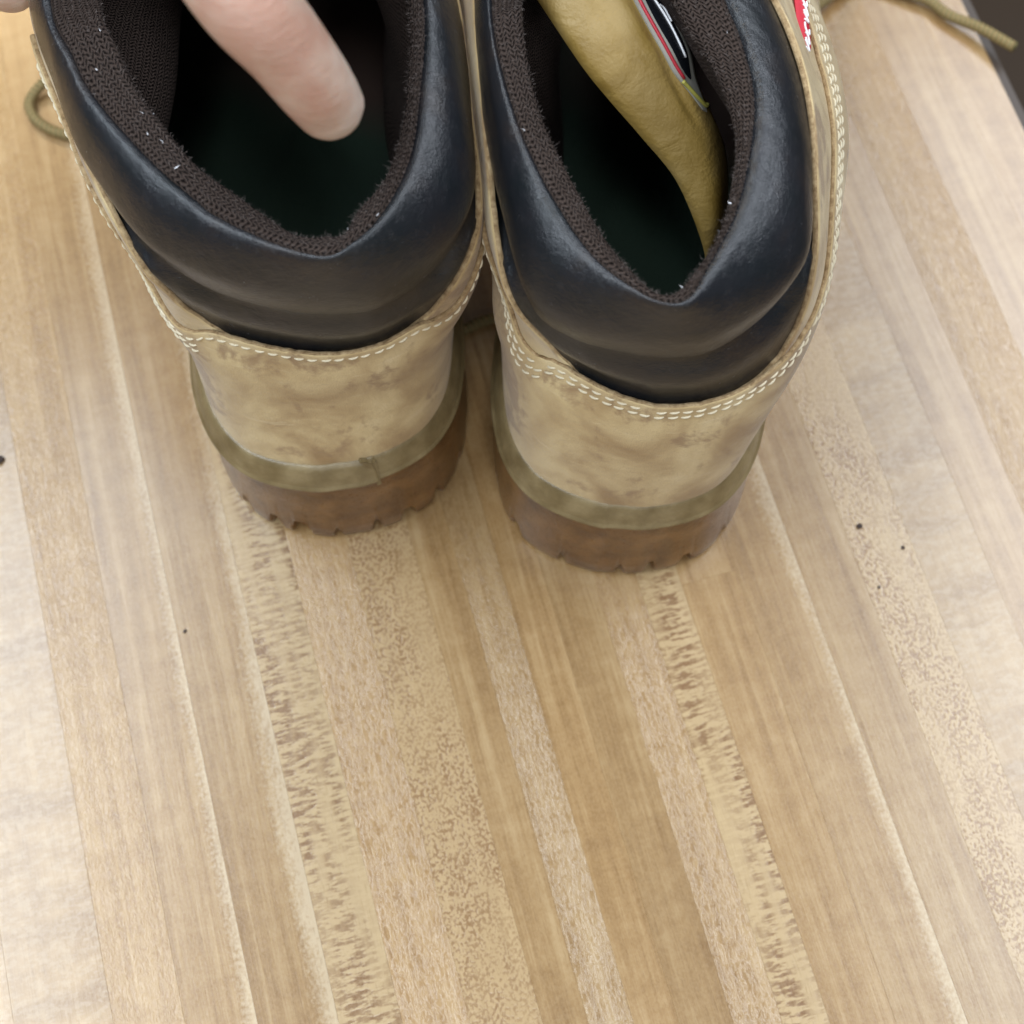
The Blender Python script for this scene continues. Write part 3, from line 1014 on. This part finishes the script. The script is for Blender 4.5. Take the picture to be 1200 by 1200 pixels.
tlw = [(-2.3, 293.3, 150), (8.1, 276.9, 146), (18.5, 262.7, 140), (26.3, 255.8, 134), (35, 250.2, 126), (45.5, 242.3, 116), (53.9, 231.8, 100), (56.0, 229.0, 86)]
trw = [(27.9, 303.5, 142), (39.2, 283.8, 138), (47.5, 270.0, 131), (50.5, 264.5, 124), (55.5, 259.0, 116), (60.0, 254.0, 106), (61.0, 241.0, 96), (60.5, 235.0, 82)]
tlp = crom([bl(p, locR) for p in tlw], 60)
trp = crom([bl(p, locR) for p in trw], 60)


def tongue_pt(r, a, lift=0.0):
    """r in [0,1] along, a in [0,1] across the folded tongue"""
    i = r * 59
    A = np.array([np.interp(i, range(60), tlp[:, j]) for j in range(3)])
    B = np.array([np.interp(i, range(60), trp[:, j]) for j in range(3)])
    p = A * (1 - a) + B * a
    z = 9.0 * math.sin(math.pi * min(1, a * 0.85)) ** 0.8 - 1.0 * smoothstep(0.62, 1.0, a) + 1.2 * math.sin(r * 9 + a * 3) * a * (1 - a) * 2 - 1.6 * math.exp(-((a - 0.55 - 0.12 * math.sin(r * 5)) / 0.06) ** 2) * smoothstep(0.15, 0.35, r) * (1 - smoothstep(0.5, 0.7, r))
    return p + np.array([0, 0, z + lift])


def slab(nm, fn, us, vs_, thick, mat, parent, **kw):
    top = np.array([[fn(u, v) for v in vs_] for u in us])
    bot = top - np.array([0, 0, thick])
    nr_, nc_ = top.shape[:2]
    V = np.concatenate([top.reshape(-1, 3), bot.reshape(-1, 3)])
    N_ = nr_ * nc_
    F = []
    for r in range(nr_ - 1):
        for c in range(nc_ - 1):
            f = (r * nc_ + c, r * nc_ + c + 1, (r + 1) * nc_ + c + 1, (r + 1) * nc_ + c)
            F.append(f)
            F.append(tuple(N_ + i for i in f[::-1]))
    ring = [c for c in range(nc_)] + [r * nc_ + nc_ - 1 for r in range(1, nr_)] + [(nr_ - 1) * nc_ + c for c in range(nc_ - 2, -1, -1)] + [r * nc_ for r in range(nr_ - 2, 0, -1)]
    for i in range(len(ring)):
        a, b = ring[i], ring[(i + 1) % len(ring)]
        F.append((a, b, N_ + b, N_ + a))
    return mesh_obj(nm, V, F, mat, parent, None, True, 55)


tongue = slab('tongue', lambda u, v: tongue_pt(u, v), np.linspace(0, 1, 60), np.linspace(0, 1, 26), 3.0, M['tongue'], bootR)
tag(tongue, 'yellow leather tongue folded down inside the boot')


def lab(u, v, lift):
    """label coordinates: u along 0..1, v across 0..1"""
    return tongue_pt(0.08 + 0.50 * u, 0.66 + 0.34 * v, lift)


label = slab('tongue_label', lambda u, v: lab(u, 0.5 + (v - 0.5) * (1 - 0.75 * abs(2 * u - 1) ** 3), 0.9), np.linspace(0, 1, 26), np.linspace(0, 1, 10), 0.8, M['grey'], tongue)
tag(label, 'grey oval tongue label with a black badge')


def disc(nm, cu, cv, ru, rv, lift, mat, n=40, inner=0.0, a0=0, a1=360):
    rows = []
    ks = np.linspace(inner, 1, 5)
    for k in ks:
        rows.append([lab(cu + ru * k * math.cos(R(t)), cv + rv * k * math.sin(R(t)), lift) for t in np.linspace(a0, a1, n)])
    return grid(nm, np.array(rows), mat, tongue)


def ribbon(nm, uv, wd, lift, mat):
    P = crom([lab(u, v, lift) for u, v in uv], 30)
    return tube(nm, P[::3], wd, mat, tongue, 24, 6)


disc('badge', 0.52, 0.55, 0.30, 0.30, 1.15, M['black'])
ribbon('red_rim', [(0.22, 0.20), (0.40, 0.14), (0.60, 0.14), (0.78, 0.22), (0.86, 0.34)], 0.5, 1.1, M['red'])
ribbon('badge_mark', [(0.27, 0.52), (0.38, 0.60), (0.50, 0.66), (0.64, 0.66), (0.72, 0.72)], 0.33, 1.35, M['white'])
ribbon('badge_mark', [(0.40, 0.66), (0.42, 0.76), (0.50, 0.76)], 0.3, 1.35, M['white'])
ribbon('piping', [(0.02, 0.05), (0.07, 0.35), (0.14, 0.65), (0.22, 0.97)], 0.7, 1.2, M['olive'])
ribbon('piping', [(0.84, 0.15), (0.93, 0.40), (0.97, 0.7), (0.93, 0.95)], 0.6, 1.1, M['olive'])

# upright tongue of the left boot, out of the hand's way
tl2 = [(-98, 318, 168), (-70, 326, 172), (-44, 317, 168)]
lw = crom([bl(p, locL) for p in tl2], 24)


def tongue_l(u, v):
    i = v * 23
    p = np.array([np.interp(i, range(24), lw[:, j]) for j in range(3)])
    return p + np.array([0, 55 * u * u + 12 * u, -85 * u + 6])


slab('tongue', tongue_l, np.linspace(0, 1, 20), np.linspace(0, 1, 16), 3.0, M['tongue'], bootL)

# red tag sewn on the outer side of the right boot, with its white lettering
tg_l = crom([bl(p, locR) for p in [(77.2, 273.5, 133), (77.6, 284.0, 133), (77.2, 300.0, 133)]], 20)
tg_r = crom([bl(p, locR) for p in [(81.6, 268.0, 127), (82.4, 279.0, 127), (82.2, 297.0, 127)]], 20)


def tagpt(u, v, lift=0.0):
    i = u * 19
    A = np.array([np.interp(i, range(20), tg_l[:, j]) for j in range(3)])
    B = np.array([np.interp(i, range(20), tg_r[:, j]) for j in range(3)])
    return A * (1 - v) + B * v + np.array([0.62, 0, 0.78]) * (lift + 1.2 * math.sin(math.pi * v))


us = np.linspace(0, 1, 16)
rtag = slab('side_tag', lambda u, v: tagpt(u, v), us, np.linspace(0, 1, 9), 1.2, M['redtag'], bootR)
tag(rtag, 'red cloth tag with white lettering on the outer side')
for k, u0 in enumerate(np.linspace(0.06, 0.86, 8)):
    shp = [[(0, 0.34), (0.045, 0.62), (0.09, 0.34)], [(0, 0.34), (0.0, 0.62), (0.07, 0.48), (0.07, 0.35)], [(0.07, 0.34), (0.0, 0.37), (0.0, 0.60), (0.07, 0.62)]][k % 3]
    tube('letter', [tagpt(u0 + a, b, 0.25) for a, b in shp], 0.32, M['white'], rtag, 12, 6)


# ------------------------------------------------------------------ laces and eyelets on both boots
def lace_up(boot, S, SO):
    eyes = []
    for v in (104, 114, 124, 134):
        for sg in (-1, 1):
            p = SO(np.array([sg * 0.835]), np.array([float(v)]), np.array([0.4]))[0]
            n_ = SO(np.array([sg * 0.835]), np.array([float(v)]), np.array([1.4]))[0] - p
            th = np.linspace(0, 2 * math.pi, 14)
            a = np.cross(n_, [0, 0, 1.0]); a /= np.linalg.norm(a)
            b = np.cross(n_, a); b /= np.linalg.norm(b)
            pts = [p + 3.0 * (math.cos(t) * a + math.sin(t) * b) + n_ * 0.3 for t in th]
            tube('eyelet', pts, 0.9, M['eyelet'], boot, 40, 6)
            eyes.append(p + n_ * 0.5)
    for i in range(0, len(eyes) - 2, 2):
        for a, b in ((eyes[i], eyes[i + 3]), (eyes[i + 1], eyes[i + 2])):
            m_ = (a + b) / 2 + np.array([0, 5, 3])
            tube('lace', [a, m_, b], 1.8, M['lace'], boot, 24, 8)
    return eyes


eL = lace_up(bootL, SL, SOL)
eR = lace_up(bootR, SR, SOR)


def wl(pts, loc):
    return [bl(p, loc) for p in pts]


# loose ends: a loop on the table left of the left boot, one between the boots, one over the table edge
tube('lace', [eL[-2]] + wl([(-118, 338, 120), (-138, 352, 70), (-150, 364, 26), (-160, 363, 12), (-172, 360, 5), (-178, 353, 2.2), (-175, 345, 2.2), (-167, 339.5, 2.2), (-157, 337.5, 2.2), (-144, 341, 2.2), (-132, 352, 2.2), (-128, 372, 2.2)], locL), 1.9, M['lace'], bootL, 110, 10)
tube('lace', [eL[-1]] + wl([(-38, 350, 120), (-20, 345, 60), (-8, 320, 14), (2, 284, 2.2), (-3, 265, 2.2), (-11.8, 260, 2.2), (-20, 256.5, 2.2), (-30, 262, 2.2)], locL), 1.9, M['lace'], bootL, 100, 10)
tube('lace', [eR[-1]] + wl([(92, 330, 100), (104, 370, 30), (128, 404, 3.2), (155, 400, 3.2), (165, 391.5, 3.2), (175.5, 384, 5), (186.5, 373.5, 7)], locR), [1.9, 1.9, 2.0, 2.0], M['lace'], bootR, 110, 10)
tube('lace', [eR[-2]] + wl([(0, 340, 130), (14, 352, 90), (30, 360, 88)], locR), 1.9, M['lace'], bootR, 60, 10)


# ------------------------------------------------------------------ the hand that holds the left boot open
def make_hand():
    root = empty('hand', (-120, 300, 0))
    tag(root, 'bare hand at the top left, thumb reaching down inside the left boot', 'hand')
    o0 = np.array([-120.0, 300.0, 0.0])
    bm = bmesh.new()
    bmesh.ops.create_icosphere(bm, subdivisions=3, radius=1)
    bm.verts.ensure_lookup_table()
    sv = np.array([v.co[:] for v in bm.verts])
    sf = np.array([[v.index for v in f.verts] for f in bm.faces])
    bm.free()
    HV, HF = [], []

    def ball(p, r):
        HF.append(sf + len(HV) * len(sv))
        HV.append((sv * r + np.array(p) - o0) * MM)

    def chain(pts, rads, n=None):
        pts = np.asarray(pts, float)
        path = crom(pts, n or 44)
        seg = np.concatenate([[0], np.cumsum(np.linalg.norm(np.diff(pts, axis=0), axis=1))])
        sp = np.concatenate([[0], np.cumsum(np.linalg.norm(np.diff(path, axis=0), axis=1))])
        rr = np.interp(sp / sp[-1], seg / seg[-1], rads)
        for p, r in zip(path, rr):
            ball(p, r)
    # thumb
    chain([(-41.0, 213, 187), (-43.5, 212.5, 195), (-48.5, 214, 206), (-56, 218, 217), (-70, 236, 228), (-96, 272, 228)], [8.3, 9.0, 9.5, 10.6, 11.5, 15])
    # fingers outside the collar
    fg = [
        ([(-136.5, 289, 137), (-146, 288, 146), (-155, 288, 166), (-137, 283, 205)], [7.2, 7.8, 8.6, 10]),
        ([(-137, 307, 131), (-148, 308, 141), (-160, 308, 166), (-141, 301, 207)], [7.4, 8.0, 8.8, 10]),
        ([(-136, 326, 133), (-147, 327, 143), (-160, 328, 170), (-143, 319, 209)], [7.0, 7.6, 8.4, 9.6]),
        ([(-139, 344, 148), (-148, 345, 157), (-158, 345, 180), (-144, 336, 212)], [6.0, 6.6, 7.4, 9])]
    for p, r in fg:
        chain(p, r, 40)
    # palm, web, wrist, forearm
    for k in range(5):
        chain([(-135 + k * 0, 285 + k * 13, 206 + k * 1.5), (-112, 292 + k * 13, 222), (-96, 300 + k * 14, 236), (-98, 345 + k * 6, 258)], [11, 13, 14, 15], 26)
    chain([(-80, 250, 224), (-100, 266, 214), (-130, 284, 204)], [10, 11, 10], 24)
    chain([(-98, 340, 252), (-98, 380, 272), (-100, 440, 300), (-104, 520, 335)], [20, 22, 26, 31], 40)
    me = bpy.data.meshes.new('skin_surface')
    me.from_pydata(np.concatenate(HV).tolist(), [], np.concatenate(HF).tolist())
    o = bpy.data.objects.new('skin_surface', me)
    C.objects.link(o)
    rm = o.modifiers.new('remesh', 'REMESH')
    rm.mode = 'VOXEL'
    rm.voxel_size = 1.5 * MM
    sm = o.modifiers.new('smooth', 'SMOOTH')
    sm.iterations = 9
    sm.factor = 0.6
    dg = bpy.context.evaluated_depsgraph_get()
    me2 = bpy.data.meshes.new_from_object(o.evaluated_get(dg))
    o.modifiers.clear()
    o.data = me2
    me2.materials.clear()
    me2.materials.append(M['skin'])
    me2.shade_smooth()
    o.parent = root
    # nails: thumb nail faces into the boot, finger nails face outwards

    def nail(c, d, nrm, wd, ln):
        c, d, nrm = (np.array(x, float) for x in (c, d, nrm))
        d /= np.linalg.norm(d)
        nrm -= d * (nrm @ d)
        nrm /= np.linalg.norm(nrm)
        s = np.cross(d, nrm)
        rows = []
        for u in np.linspace(-1, 1, 10):
            w_ = wd * (1 - 0.35 * max(0, u) ** 3) * (1 - 0.25 * max(0, -u) ** 3)
            rows.append([c - o0 + d * ln * u + s * w_ * v + nrm * (-0.35 * w_ * v * v - 0.06 * ln * u * u) for v in np.linspace(-1, 1, 9)])
        grid('nail', np.array(rows), M['nail'], root)
    nail((-38.8, 220.2, 189), (0.35, 0.05, -1), (0.55, 0.95, 0.1), 5.4, 6.8)
    for p, r in fg:
        a, b = np.array(p[0], float), np.array(p[1], float)
        d = a - b
        d /= np.linalg.norm(d)
        nn = np.array([-0.75, 0, -0.65])
        nail(a + nn * r[0] * 0.93 - d * 1.0, d, nn, 4.2, 5.2)
    return root


make_hand()

# ------------------------------------------------------------------ specks of grit on the table
for (x, y, r, lb) in [(114.4, 185.1, 1.0, 'dark speck of grit on the table right of the right heel'),
                      (128.0, 177.6, 0.6, 'tiny dark speck on the table farther right of the heel'),
                      (119.0, 164.0, 0.5, 'smallest dark speck on the table, nearest the front right'),
                      (-104.8, 149.0, 0.6, 'tiny dark speck on the table below the left heel'),
                      (-171.5, 208.8, 1.5, 'dark crumb at the left edge of the picture')]:
    bm = bmesh.new()
    bmesh.ops.create_icosphere(bm, subdivisions=2, radius=r * MM)
    for v in bm.verts:
        v.co *= 1 + random.uniform(-0.3, 0.3)
        v.co.z *= 0.6
    me = bpy.data.meshes.new('grit_speck')
    bm.to_mesh(me)
    bm.free()
    me.materials.append(M['crumb'])
    o = bpy.data.objects.new('grit_speck', me)
    C.objects.link(o)
    o.location = (x * MM, y * MM, r * 0.5 * MM)
    tag(o, lb, 'grit', 'specks of grit on the table')
